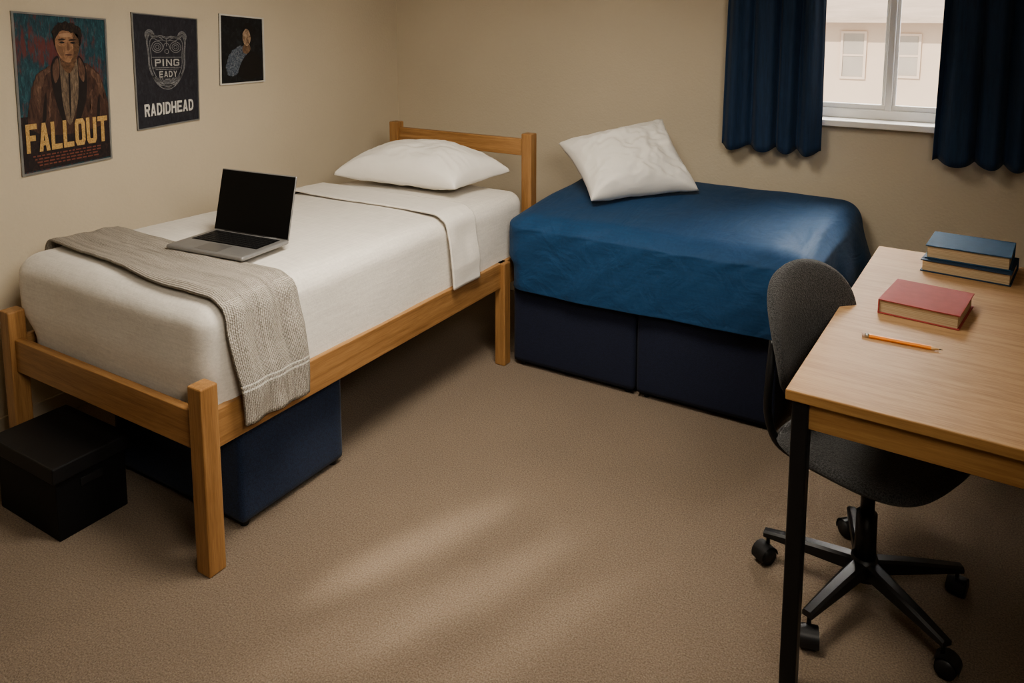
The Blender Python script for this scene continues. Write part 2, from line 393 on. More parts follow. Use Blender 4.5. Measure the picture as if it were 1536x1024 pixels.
class Poster:
    def __init__(s, corners, label, basemat, framemat, fw):
        s.c = corners
        ys = [c[0] for c in corners]; zs = [c[1] for c in corners]
        s.e = thing('poster', (XL+.001, sum(ys)/4, min(zs)), 0, label, 'poster')
        s.poly([(0,0),(1,0),(1,1),(0,1)], 0, basemat, 'print', solid=.004)
        bm = bmesh.new()
        o = [(0,0),(1,0),(1,1),(0,1)]; wv = fw; wu = fw*(abs(zs[0]-zs[3])/abs(ys[1]-ys[0]))
        i = [(wu,wv),(1-wu,wv),(1-wu,1-wv),(wu,1-wv)]
        def mk(l): return [[bm.verts.new(s.P(u, v, l_)) for (u, v) in l] for l_ in (.001, .009)]
        O = mk(o); I = mk(i)
        for k in range(4):
            n = (k+1) % 4
            bm.faces.new((O[1][k], O[1][n], I[1][n], I[1][k])); bm.faces.new((O[0][k], O[0][n], O[1][n], O[1][k])); bm.faces.new((I[0][k], I[0][n], I[1][n], I[1][k]))
        finish(bm, 'poster_frame', framemat, parent=s.e, world=True)
    def P(s, u, v, d):
        TL, TR, BR, BL = [Vector(c) for c in s.c]
        p = (BL*(1-u)+BR*u)*(1-v)+(TL*(1-u)+TR*u)*v
        return Vector((XL+.001+d, p.x, p.y))
    def poly(s, pts, layer, mat, name, solid=0):
        bm = bmesh.new(); d = .005+layer*.0004
        if solid:
            a = [bm.verts.new(s.P(u, v, solid)) for u, v in pts]; b = [bm.verts.new(s.P(u, v, 0)) for u, v in pts]
            bm.faces.new(a); bm.faces.new(b[::-1])
            for k in range(len(pts)): bm.faces.new((a[k], b[k], b[(k+1) % len(pts)], a[(k+1) % len(pts)]))
        else:
            f = bm.faces.new([bm.verts.new(s.P(u, v, d)) for u, v in pts]); bmesh.ops.triangulate(bm, faces=[f])
        return finish(bm, name, mat, parent=s.e, world=True)
    def blob(s, pts, layer, mat, name='printed_figure', rough=.0):
        P = [(p.x, p.y) for p in catmull([(a, b, 0) for a, b in pts], 8, True)]
        if rough: P = [(u+rough*noise.noise(Vector((u*30, v*30, layer))), v+rough*.6*noise.noise(Vector((u*30, v*30, layer+7)))) for u, v in P]
        return s.poly(P, layer, mat, name)
    def lines(s, segs, w, layer, mat, name):
        bm = bmesh.new(); d = .005+layer*.0004
        asp = abs(s.c[0][1]-s.c[3][1])/abs(s.c[1][0]-s.c[0][0])
        for seg in segs:
            for k in range(len(seg)-1):
                a = Vector(seg[k]); b = Vector(seg[k+1]); t = Vector((b.x-a.x, (b.y-a.y)*asp)).normalized(); n = Vector((-t.y*w, t.x*w/asp))
                bm.faces.new([bm.verts.new(s.P(q.x, q.y, d)) for q in (a-n, b-n, b+n, a+n)])
        return finish(bm, name, mat, parent=s.e, world=True)
    def text(s, txt, u0, u1, v0, v1, layer, mat, gap=.16, w=.30, name='lettering'):
        bm = bmesh.new(); wd = [(.34 if ch == 'I' else 1.) for ch in txt]
        tot = sum(wd)+gap*(len(txt)-1); x = 0
        for ch, cw in zip(txt, wd):
            for qi, q in enumerate(glyph(ch, w)):
                pts = [((x+(a if ch != 'I' else a*1.1)*1.0)/tot, b) for a, b in q]
                bm.faces.new([bm.verts.new(s.P(u0+(u1-u0)*a, v0+(v1-v0)*b, .005+layer*.0004+qi*.00003)) for a, b in pts])
            x += cw+gap
        return finish(bm, name, mat, parent=s.e, world=True)

fr_dark = mat_noise('thin_frame', (.34, .34, .33), .35, 20, .1, 10, 0, metal=.6)
fr_white = mat_noise('white_border', (.66, .64, .60), .5, 20, .05, 10, 0)
def painterly(name, ca, cb, cc, sx=8., sy=3., rot=.5, p=(.36, .52, .68)):
    m, nt, b = _nt(name)
    tc = N(nt, 'ShaderNodeTexCoord'); mp = N(nt, 'ShaderNodeMapping'); mp.inputs['Scale'].default_value = (1, sx, sy); mp.inputs['Rotation'].default_value = (rot, 0, 0)
    nt.links.new(tc.outputs['Object'], mp.inputs[0]); n = N(nt, 'ShaderNodeTexNoise', Scale=4., Detail=8., Roughness=.7, Distortion=.8)
    nt.links.new(mp.outputs[0], n.inputs['Vector']); r = N(nt, 'ShaderNodeValToRGB'); nt.links.new(n.outputs['Fac'], r.inputs[0])
    e = r.color_ramp.elements; e[0].position = p[0]; e[0].color = (*ca, 1); e[1].position = p[1]; e[1].color = (*cb, 1)
    x = e.new(p[2]); x.color = (*cc, 1)
    nt.links.new(r.outputs[0], b.inputs['Base Color']); b.inputs['Roughness'].default_value = .6; return m
def bg1():
    m = painterly('ink_teal', (.012,.035,.05), (.018,.068,.088), (.045,.14,.165), 26, 7, .5)
    nt = m.node_tree; b = nt.nodes['Principled BSDF']; old = b.inputs['Base Color'].links[0].from_socket
    tc = N(nt, 'ShaderNodeTexCoord'); mp = N(nt, 'ShaderNodeMapping'); mp.inputs['Scale'].default_value = (1, 30, 6); mp.inputs['Rotation'].default_value = (.4, 0, 0)
    nt.links.new(tc.outputs['Object'], mp.inputs[0])
    n = N(nt, 'ShaderNodeTexNoise', Scale=2., Detail=6., Roughness=.75); nt.links.new(mp.outputs[0], n.inputs['Vector'])
    n0 = N(nt, 'ShaderNodeTexNoise', Scale=5., Detail=2.); nt.links.new(tc.outputs['Object'], n0.inputs['Vector'])
    mu = N(nt, 'ShaderNodeMath', operation='MULTIPLY'); nt.links.new(n.outputs['Fac'], mu.inputs[0]); nt.links.new(n0.outputs['Fac'], mu.inputs[1])
    r = N(nt, 'ShaderNodeValToRGB'); r.color_ramp.elements[0].position = .26; r.color_ramp.elements[0].color = (0,0,0,1); r.color_ramp.elements[1].position = .34; r.color_ramp.elements[1].color = (.8,.8,.8,1)
    nt.links.new(mu.outputs[0], r.inputs[0])
    mx = N(nt, 'ShaderNodeMix', data_type='RGBA'); nt.links.new(r.outputs[0], mx.inputs[0]); nt.links.new(old, mx.inputs[6]); mx.inputs[7].default_value = (.16,.032,.028,1)
    nt.links.new(mx.outputs[2], b.inputs['Base Color']); return m
p1 = Poster([(-1.814,1.709),(-1.427,1.676),(-1.439,1.061),(-1.820,1.046)], 'painted movie poster of a man in a brown jacket, gold title', bg1(), fr_dark, .012)
skin = painterly('ink_skin', (.19,.10,.056), (.30,.165,.095), (.42,.25,.15), 16, 10); dk = flat((.012,.010,.010))
jk = painterly('ink_jacket', (.035,.018,.015), (.075,.037,.027), (.13,.066,.045), 14, 4, .3)
jkh = painterly('ink_jacket_light', (.065,.033,.025), (.13,.07,.048), (.23,.135,.09), 24, 6, .3)
jk2 = flat((.018,.012,.012)); shirt = painterly('ink_shirt', (.07,.05,.04), (.16,.115,.08), (.30,.22,.15), 26, 6, .1); gold = painterly('ink_gold', (.34,.20,.075), (.54,.35,.14), (.66,.46,.22), 50, 30)
p1.poly([(.02,.02),(.98,.02),(.98,.36),(.02,.36)], 0.2, painterly('ink_low', (.012,.010,.012), (.025,.016,.017), (.06,.03,.025), 20, 10), 'print_ground')
p1.blob([(.12,.28),(.14,.48),(.20,.60),(.30,.655),(.42,.69),(.52,.73),(.66,.71),(.80,.665),(.90,.60),(.95,.48),(.98,.28),(.55,.22)], 1, jk, rough=.012)
p1.blob([(.18,.56),(.24,.62),(.34,.66),(.43,.69),(.40,.65),(.31,.61),(.25,.52),(.22,.38),(.18,.46)], 1.5, jkh, rough=.02)
p1.blob([(.74,.67),(.84,.635),(.91,.56),(.94,.40),(.89,.48),(.83,.58)], 1.5, jkh, rough=.02)
p1.blob([(.31,.34),(.33,.46),(.36,.54),(.35,.40)], 1.5, jkh, rough=.015); p1.blob([(.77,.34),(.78,.48),(.805,.50),(.80,.36)], 1.5, jkh, rough=.015)
p1.blob([(.24,.30),(.27,.44),(.30,.50),(.285,.34)], 1.6, jk2); p1.blob([(.84,.30),(.86,.42),(.885,.46),(.875,.32)], 1.6, jk2)
p1.blob([(.47,.73),(.63,.73),(.68,.60),(.62,.40),(.53,.28),(.46,.45),(.44,.62)], 2, shirt)
p1.blob([(.55,.64),(.565,.64),(.56,.46),(.545,.32),(.54,.46)], 2.2, jk2)
p1.blob([(.45,.73),(.36,.66),(.38,.50),(.44,.34),(.49,.30),(.46,.5)], 3, jk2); p1.blob([(.66,.73),(.74,.66),(.74,.48),(.66,.32),(.60,.30),(.65,.5)], 3, jk2)
p1.blob([(.44,.72),(.38,.655),(.40,.56),(.45,.62)], 3.5, jkh); p1.blob([(.67,.725),(.73,.65),(.71,.56),(.66,.62)], 3.5, jkh)
p1.blob([(.47,.75),(.48,.67),(.55,.62),(.62,.67),(.64,.75),(.55,.80)], 4, painterly('ink_neck', (.08,.04,.024), (.15,.08,.046), (.22,.125,.07), 20, 20))
p1.blob([(.425,.86),(.43,.78),(.48,.715),(.555,.692),(.63,.715),(.68,.78),(.685,.86),(.63,.915),(.49,.915)], 5, skin)
p1.blob([(.62,.90),(.685,.86),(.68,.78),(.63,.715),(.58,.697),(.61,.74),(.62,.80)], 5.5, painterly('ink_shade', (.07,.038,.024), (.14,.078,.044), (.19,.11,.06), 20, 20))
p1.blob([(.445,.80),(.49,.79),(.51,.75),(.49,.73),(.45,.76)], 5.6, flat((.21,.115,.065))); p1.blob([(.47,.875),(.58,.885),(.60,.862),(.49,.857)], 5.6, flat((.38,.23,.14)))
p1.blob([(.405,.85),(.415,.80),(.44,.865),(.50,.90),(.60,.89),(.67,.87),(.69,.80),(.71,.86),(.69,.925),(.58,.955),(.46,.94),(.40,.895)], 6, painterly('ink_hair', (.008,.006,.005), (.02,.012,.010), (.07,.04,.025), 40, 12), rough=.02)
for u in (.495, .61): p1.blob([(u-.028,.822),(u,.829),(u+.028,.822),(u,.815)], 7, dk); p1.blob([(u-.045,.837),(u,.849),(u+.04,.842),(u,.835)], 7, flat((.04,.022,.016)))
p1.blob([(.55,.82),(.562,.82),(.575,.780),(.555,.770),(.542,.780)], 7, flat((.17,.09,.052))); p1.blob([(.515,.742),(.56,.749),(.605,.742),(.56,.735)], 7, flat((.10,.045,.032)))
p1.text('FALLOUT', .06, .955, .135, .315, 9, gold, .13, .34)
inkred = flat((.20,.07,.05))
rr = random.Random(3)
for i, v in enumerate((.110, .09, .07, .05)):
    segs = []; u = .12+.02*i
    while u < .86-.02*i:
        w = rr.uniform(.015, .06); segs.append([(u, v), (min(u+w, .9), v)]); u += w+.014
    p1.lines(segs, .008, 9, inkred, 'credit_lines')
p2 = Poster([(-1.307,1.704),(-.965,1.673),(-.98,1.181),(-1.31,1.168)], 'charcoal band poster with ornate grey emblem and white lettering', painterly('ink_charcoal', (.018,.018,.026), (.028,.028,.038), (.045,.045,.058), 20, 8), fr_dark, .010)
gr = painterly('ink_worn_grey', (.07,.07,.075), (.26,.26,.27), (.44,.44,.44), 70, 70); wh = flat((.64,.62,.58)); wh2 = painterly('ink_worn_white', (.22,.22,.22), (.48,.47,.45), (.62,.60,.57), 60, 60)
def arc(cx, cy, rx, ry, a0, a1, n=18): return [(cx+rx*math.cos(math.radians(a0+(a1-a0)*i/n)), cy+ry*math.sin(math.radians(a0+(a1-a0)*i/n))) for i in range(n+1)]
sh = [(p.x, p.y) for p in catmull([(.20,.78,0),(.25,.835,0),(.34,.81,0),(.42,.815,0),(.5,.805,0),(.58,.815,0),(.66,.81,0),(.75,.835,0),(.80,.78,0),(.785,.66,0),(.775,.53,0),(.70,.415,0),(.60,.35,0),(.5,.33,0),(.40,.35,0),(.30,.415,0),(.225,.53,0),(.215,.66,0)], 6, True)]
sh.append(sh[0]); sc_ = lambda k: [(.5+(u-.5)*k, .58+(v-.58)*k) for u, v in sh]
segs = [sh, sc_(.95), sc_(.84)]
for cx in (.36, .64): segs += [arc(cx,.715,.085,.05,0,360), arc(cx,.715,.055,.032,0,360), arc(cx,.715,.025,.016,0,360), arc(cx,.775,.09,.025,10,170)]
segs += [arc(.5,.70,.05,.05,0,180), arc(.5,.675,.03,.02,0,360), [(.5,.79),(.5,.72)], [(.27,.622),(.73,.622)], [(.27,.528),(.73,.528)], [(.32,.512),(.68,.512)], [(.33,.424),(.67,.424)]]
for k in range(7): segs.append(arc(.5, .57, .27-.012*k, .225-.012*k, 205+6*k, 335-6*k))
for k in range(5): segs.append(arc(.25, .815, .02+.012*k, .012+.009*k, -40, 220)); segs.append(arc(.75, .815, .02+.012*k, .012+.009*k, -40, 220))
p2.lines(segs, .0048, 1, gr, 'emblem')
p2.text('PING', .31, .69, .542, .606, 3, wh2, .25, .22); p2.text('EADY', .37, .65, .440, .498, 3, wh2, .25, .22)
p2.text('RADIDHEAD', .12, .90, .105, .215, 3, wh, .17, .29)
p3 = Poster([(-.836,1.698),(-.558,1.674),(-.563,1.337),(-.849,1.338)], 'small white-bordered print of a dim abstract figure', painterly('ink_night', (.006,.006,.008), (.012,.013,.015), (.03,.033,.04), 10, 6), fr_white, .022)
p3.blob([(.14,.20),(.18,.38),(.30,.50),(.46,.56),(.60,.52),(.60,.38),(.48,.28),(.40,.16),(.22,.12)], 1, painterly('ink_blue', (.03,.04,.06), (.11,.135,.175), (.34,.35,.36), 26, 26), rough=.03)
p3.blob([(.50,.52),(.54,.58),(.58,.60),(.66,.58),(.68,.50),(.60,.44),(.52,.46)], 2, painterly('ink_neck_dim', (.10,.055,.035), (.18,.11,.07), (.28,.19,.13), 22, 12))
p3.blob([(.51,.66),(.52,.76),(.58,.83),(.66,.82),(.70,.74),(.68,.62),(.62,.56),(.55,.58)], 2.4, painterly('ink_face', (.14,.085,.055), (.36,.25,.17), (.55,.43,.32), 14, 10), rough=.006)
p3.blob([(.50,.74),(.52,.85),(.62,.90),(.73,.85),(.75,.70),(.71,.60),(.69,.70),(.65,.79),(.58,.81)], 2.7, dk)
p3.blob([(.40,.12),(.46,.30),(.58,.42),(.70,.48),(.84,.44),(.93,.34),(.94,.12),(.64,.06)], 3, dk)

# ------------------------------------------------------------------ wooden bed
bed = thing('single_bed', (.4, -1.05, 0), 0, 'light oak single bed frame with open headboard', 'bed')
W = dict(parent=bed, world=True)
FL, HL, R_ = -.172, .045, .900
FY, HY = -2.03, -.075
h = .031
def post(x, y, z1, name='leg', hh=h): return box(name, (x-hh, x+hh, y-hh, y+hh, 0, z1), M['woodz'], .005, **W)
post(R_, FY, .603); post(FL, FY, .618); post(R_+.014, -.352, .512, hh=.028)
post(R_, HY, 1.10, 'headboard_post', .029); post(HL, HY, 1.10, 'headboard_post', .029)
bm = bmesh.new(); quadbeam(bm, (FL+h, FY), (R_-h, FY), .03, .39, .512); finish(bm, 'foot_rail', M['woodx'], **W)
bm = bmesh.new(); quadbeam(bm, (R_+.008, FY+h), (R_+.008, HY-.029), .026, .39, .512); finish(bm, 'side_rail', M['woody'], **W)
bm = bmesh.new(); quadbeam(bm, (FL, FY+h), (HL, HY-.029), .026, .39, .512); finish(bm, 'side_rail', M['woody'], **W)
bm = bmesh.new(); quadbeam(bm, (HL+.029, HY), (R_-.029, HY), .026, .985, 1.07); finish(bm, 'headboard_rail', M['woodx'], **W)
bm = bmesh.new(); quadbeam(bm, (HL+.029, HY), (R_-.029, HY), .022, .56, .66); finish(bm, 'headboard_rail', M['woodx'], **W)
bm = bmesh.new()
for i in range(9):
    y = -1.9+i*.215; xl = FL+(HL-FL)*(y-FY)/(HY-FY)
    bx(bm, xl+.02, R_-.01, y-.04, y+.04, .395, .413, .002)
finish(bm, 'slats', M['woodx'], **W)

MY0, MY1, MZ0, MZ1, MR = -1.992, -.11, .414, .815, .07
MX1 = .898
def leftx(y, z=1.): return FL+.02+(HL-FL-.03)*(y-FY)/(HY-FY) - .075*sm(.50, .62, z)*(1-.5*(y-FY)/(HY-FY))
def mfn(p):
    s = (p.x-0)/(MX1)
    xl = leftx(p.y, p.z); q = Vector((xl+(MX1-xl)*s, p.y, p.z))
    k = (p.z-MZ0)/(MZ1-MZ0)
    if k > .5:
        cx = max(0, 1-abs(2*s-1)**3); cy = max(0, 1-abs(2*(p.y-MY0)/(MY1-MY0)-1)**6)
        q.z += .016*cx*cy + .004*noise.noise(q*4)
    q += Vector((noise.noise(q*5), noise.noise(q*5+Vector((9, 0, 0))), noise.noise(q*6+Vector((0, 9, 0)))*.6))*.004
    if p.x > .8: q.x += .006*math.sin(p.y*9)*(k)*(1-k)*2+.004
    if p.y < MY0+.05: q.y -= .010*sm(.25, .5, k)*(1-sm(.8, 1, k))
    return q
bm = rbox_bm(0, MX1, MY0, MY1, MZ0, MZ1, MR, (50, 100, 30), mfn)
finish(bm, 'mattress', M['linen'], True, label='single mattress covered in off-white linen bedding, on oak frame', cat='mattress')

def mtop(y, x=.5):
    z = MZ1+.016
    if y < MY0+MR: d = min(MR, MY0+MR-y); z -= MR-math.sqrt(max(0, MR*MR-d*d))+.01*d/MR
    return z
def drape(name, yn, yf, zl, zr, thick, mat, lab, cat, xo=.0, nu=130, nv=40, out=.0, wob=.003, ruck=0., **kw):
    bm = bmesh.new(); uvl = bm.loops.layers.uv.new('UVMap')
    def path(y):
        xl = leftx(y)-.008; xr = MX1+.012+xo; zt = mtop(y)+.004; r = MR
        pts = [(xl, zl), (xl, zt-r-.05), (xl, zt-r)]
        for i in range(1, 7): a = math.pi-i/6*math.pi/2; pts.append((xl+r+r*math.cos(a), zt-r+r*math.sin(a)))
        for i in range(1, 12):
            s = i/12; pts.append((xl+r+(xr-xl-2*r)*s, zt))
        for i in range(0, 7): a = math.pi/2-i/6*math.pi/2; pts.append((xr-r+r*math.cos(a), zt-r+r*math.sin(a)))
        n = 8
        for i in range(1, n+1):
            k = i/n; z = zt-r+(zr-zt+r)*k; pts.append((xr+out*min(1, k*1.6), z))
        P = [Vector((a, b)) for a, b in pts]; L = [0]
        for i in range(1, len(P)): L.append(L[-1]+(P[i]-P[i-1]).length)
        return P, L
    g = []
    for j in range(nv+1):
        t = j/nv; row = []
        for i in range(nu+1):
            s = i/nu; y = yn(s)+(yf(s)-yn(s))*t
            P, L = path(y); d = s*L[-1]; k = 0
            while k < len(L)-2 and L[k+1] < d: k += 1
            f = (d-L[k])/(L[k+1]-L[k]); q = P[k]*(1-f)+P[k+1]*f
            nz = noise.noise(Vector((q.x*9, y*14, q.y*9)))
            v = Vector((q.x, y, q.y))
            rk = ruck*(.5+.5*math.sin(t*17+1.2*math.sin(s*5)))
            if q.x < MX1-.05: v.z += abs(nz)*wob+rk
            if q.x > MX1-.01: v.x += wob*2*(.6+nz)+rk*2.2
            row.append((bm.verts.new(v), (t*abs(yf(s)-yn(s))*4, (L[-1]-d)*4)))
        g.append(row)
    for j in range(nv):
        for i in range(nu):
            q = (g[j][i], g[j][i+1], g[j+1][i+1], g[j+1][i]); f = bm.faces.new([a[0] for a in q])
            for lp, a in zip(f.loops, q): lp[uvl].uv = a[1]
    o = finish(bm, name, mat, True, label=lab, cat=cat, **kw)
    up = sum(p.normal.z*p.area for p in o.data.polygons)
    if up < 0: o.data.flip_normals()
    sheetify(o, thick, 1.)
    return o
ynear = lambda s: -1.875-.075*sm(.0, .70, s)+.02*sm(.8, 1, s)+.004*math.sin(s*20)
yfar = lambda s: -1.625-.05*sm(.0, .72, s)+.012*sm(.75, 1, s)+.004*math.sin(s*17+1)
drape('throw_blanket', ynear, yfar, .66, .437, .009, M['throw'], 'grey-beige knitted throw draped across the foot of the bed', 'blanket', xo=.004, out=.034, wob=.005, ruck=.005)
drape('folded_sheet', lambda s: -.80+.006*math.sin(s*13), lambda s: -.595+.004*math.sin(s*9+2), .6, .515, .009, M['sheet'], 'folded-down edge of the off-white top sheet on bed', 'sheet', out=.024, wob=.004)

def pillow(name, C, th_up, th_dn, mat, lab, wr=.008, pw=.42, nu=90, nv=70, fine=.004):
    BL, BR, TR, TL = [Vector(c) for c in C]
    nrm = (BR-BL).cross(TL-BL).normalized()
    def ridge(v): return (1-abs(noise.noise(v))*2.2)
    def fn(s, t, side):
        u = s*(1-.10*(1-t*t)*abs(s)); v = t*(1-.10*(1-s*s)*abs(t))
        a, b = (u+1)/2, (v+1)/2
        p = (BL*(1-a)+BR*a)*(1-b)+(TL*(1-a)+TR*a)*b
        k = ((1-s*s)*(1-t*t)); kk = max(0, k)**pw
        th = th_up if side > 0 else th_dn
        e = (1-abs(s)**8)*(1-abs(t)**8)
        w = wr*noise.noise(Vector((s*2.2, t*2.2, side*3+wr*100)))+wr*.35*noise.noise(Vector((s*7, t*3, side*2)))
        wx = noise.noise(Vector((s*1.5, t*1.5, 5)))*.8
        w += fine*ridge(Vector((s*2.6+wx, t*4.5-wx, 3+side)))+fine*.5*ridge(Vector((s*6+t*2, t*5-s*2, 9+side)))
        r = math.hypot(1-abs(s), 1-abs(t)); an = math.atan2(1-abs(t)+1e-4, 1-abs(s)+1e-4)
        w += (wr*.4+fine)*math.sin(an*9+s*2+t)*math.exp(-r*2.2)*min(1, r*3)
        return p+nrm*side*(th*kk)+nrm*w*e
    bm = pad_bm(fn, nu, nv)
    return finish(bm, name, mat, True, label=lab, cat='pillow')
pillow('pillow', [(.035, -.575, .885), (.760, -.520, .885), (.830, -.135, .91), (.10, -.14, .915)], .158, .055, M['pillow'], 'plump white pillow lying flat against the oak headboard', .010, .40, fine=.005)

# ------------------------------------------------------------------ laptop
lap = thing('laptop', (.503, -1.600, MZ1+.036), math.radians(5.5), 'open silver laptop with a dark screen on the bed', 'laptop')
LW, LD = .185, .118
bm = rbox_bm(-LW, LW, -LD, LD, 0, .016, .0075, (30, 20, 4)); finish(bm, 'laptop_base', M['silver'], True, parent=lap)
bm = bmesh.new(); bx(bm, -.158, .158, -.022, .098, .0162, .0168, .0); finish(bm, 'keyboard_well', M['screen'], parent=lap)
bm = bmesh.new()
for r in range(6):
    for c in range(14):
        x0 = -.153+c*.0219; y0 = -.018+r*.019
        if r == 0 and 4 <= c <= 8:
            if c == 4: bx(bm, x0, x0+4*.0219+.0185, y0, y0+.0155, .0168, .0182)
            continue
        bx(bm, x0, x0+.0185, y0, y0+.0155, .0168, .0182)
finish(bm, 'keyboard', M['key'], parent=lap)
box('trackpad', (-.055, .055, -.105, -.032, .0160, .0166), mat_noise('trackpad', (.22, .215, .21), .35, 10, .02, 10, 0, metal=.5), .0002, parent=lap)
mt = Matrix.Translation((0, LD-.004, .012)) @ Matrix.Rotation(math.radians(-14), 4, 'X')
bm = rbox_bm(-LW, LW, -.003, .003, 0, .240, .0028, (24, 4, 20)); bmesh.ops.transform(bm, matrix=mt, verts=bm.verts); finish(bm, 'laptop_lid', M['silver'], True, parent=lap)
bm = bmesh.new(); bx(bm, -LW+.003, LW-.003, -.0042, -.0030, .006, .236, .0); bmesh.ops.transform(bm, matrix=mt, verts=bm.verts); finish(bm, 'display', M['screen'], parent=lap)
bm = bmesh.new(); cyl(bm, (-.13, LD-.004, .012), (.13, LD-.004, .012), .006); finish(bm, 'hinge', M['black'], True, parent=lap)

# ------------------------------------------------------------------ storage under the bed
ott = thing('storage_ottoman', (.485, -1.61, 0), 0, 'navy fabric storage ottoman pushed under the oak bed', 'ottoman')
bm = rbox_bm(.14, .840, -1.86, -1.385, .022, .365, .012, (16, 16, 10)); finish(bm, 'body', M['navy2'], True, parent=ott, world=True)
for x in (.175, .81):
    for y in (-1.83, -1.415):
        bm = bmesh.new(); cyl(bm, (x, y, 0), (x, y, .024), .014, .018); finish(bm, 'foot', M['black'], parent=ott, world=True)
sb = thing('storage_box', (.195, -2.09, 0), 0, 'black lidded cardboard storage box on the carpet under bed', 'box')
box('box_body', (.012, .376, -2.203, -1.967, 0, .222), M['blackbox'], .004, parent=sb, world=True)
box('lid', (.000, .390, -2.217, -1.953, .207, .262), M['blacklid'], .005, parent=sb, world=True)
bm = bmesh.new()
bx(bm, .376, .380, -2.125, -2.05, .155, .182, .001); finish(bm, 'handle', M['black'], parent=sb, world=True)

# ------------------------------------------------------------------ blue bed
base = thing('divan_bed', (1.60, .09, 0), 0, 'dark navy upholstered bed base in two sections', 'bed')
for a, b_ in ((.965, 1.590), (1.600, 2.20)):
    bm = rbox_bm(a, b_, -.335, .50, .022, .55, .012, (16, 16, 12)); finish(bm, 'base_section', M['navy'], True, parent=base, world=True)
    for x in (a+.04, b_-.04):
        for y in (-.30, .45):
            bm = bmesh.new(); cyl(bm, (x, y, 0), (x, y, .03), .013, .016); finish(bm, 'foot', M['black'], parent=base, world=True)
bm = rbox_bm(.985, 2.24, -.33, .50, .552, .725, .06, (20, 20, 8)); finish(bm, 'mattress', M['sheet'], True, label='mattress hidden under the blue bedspread', cat='mattress')
BX0, BX1, BY0, BY1, BT = .957, 2.400, -.372, .532, .825
def bfn(p):
    q = p.copy()
    k = (BT-p.z)/(BT-.405); k = max(0, min(1, k)); sx = max(0, min(1, (p.x-BX0)/(BX1-BX0))); sy = max(0, min(1, (p.y-BY0)/(BY1-BY0)))
    topw = 1-sm(.0, .4, k)
    q.z += topw*(-.085*(1-sy)**1.4 + .012*(1-abs(2*sx-1)**4)*(1-abs(2*sy-1)**4) + .006*noise.noise(Vector((p.x*3, p.y*4, 1))))
    if sx > .75: q.x -= .075*(1-sy)*sm(.75, 1, sx)
    if sx < .2: q.x -= .028*(1-sx/.2)*sm(.50, .56, p.z)*(1-sm(.35, .7, sy))
    if k > .12:
        f = sm(.12, 1, k)
        wv = noise.noise(Vector((p.x*3.2, p.y*3.2, 4)))*.016+noise.noise(Vector((p.x*9, p.y*9, 2)))*.007
        if sy < .06: q.y -= max(-.002, f*(.012+wv))
        if sx > .94: q.x += f*(.075*sm(.0, 1, sy)+.015+wv+.012*math.sin(p.y*22))
        q.z += f*(.004*math.sin(p.x*5+p.y*4)+.005*noise.noise(Vector((p.x*2, p.y*2, 8)))+.012*sm(.5, 1, sx))
    if k < .97:
        wgt = .45+.75*sm(.55, .95, sx)*(1-.6*sm(.3, 1, sy))
        q += Vector((0, -.6, .4))*.018*noise.noise(Vector(((p.x-p.z*1.3)*9, p.y*2.4, p.z*2)))*wgt
    q.y = min(q.y, .540)
    return q
bm = rbox_bm(BX0, BX1, BY0, BY1, .405, BT, .095, (120, 76, 40), bfn, open_bottom=True)
sp = finish(bm, 'bedspread', M['blue'], True, label='deep blue bedspread draped over the second bed', cat='bedspread')
sheetify(sp, .006, 0)
pillow('pillow', [(1.290, -.165, .820), (1.692, .208, .845), (1.447, .345, 1.160), (1.000, .050, 1.040)], .115, .095, M['pillow2'], 'rumpled white pillow propped at an angle on blue bedspread', .024, pw=.42, fine=.007)

# ------------------------------------------------------------------ desk
CAMX, CAMY, K = 2.83, -3.44, .90/.94
def kp(x, y): return (CAMX+(x-CAMX)*K, CAMY+(y-CAMY)*K)
DT = .80
dx, dy = kp(2.458, -1.488)
desk = thing('desk', (dx, dy, 0), math.radians(-2.3), 'light oak desk with square black metal legs', 'desk')
DW, DL = .70, 1.40
bm = bmesh.new(); bx(bm, 0, DW, 0, DL, DT-.027, DT, .003, 2)
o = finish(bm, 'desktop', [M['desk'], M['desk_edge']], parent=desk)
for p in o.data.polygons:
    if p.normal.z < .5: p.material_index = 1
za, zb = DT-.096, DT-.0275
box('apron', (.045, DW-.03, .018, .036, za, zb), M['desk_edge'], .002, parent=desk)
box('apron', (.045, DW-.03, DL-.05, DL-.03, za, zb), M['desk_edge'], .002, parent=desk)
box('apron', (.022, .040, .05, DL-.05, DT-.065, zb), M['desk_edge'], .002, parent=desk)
for x in (.034, DW-.035):
    for y in (.030, DL-.04):
        box('leg', (x-.020, x+.020, y-.020, y+.020, 0, DT-.0273), M['blackmetal'], .004, parent=desk)

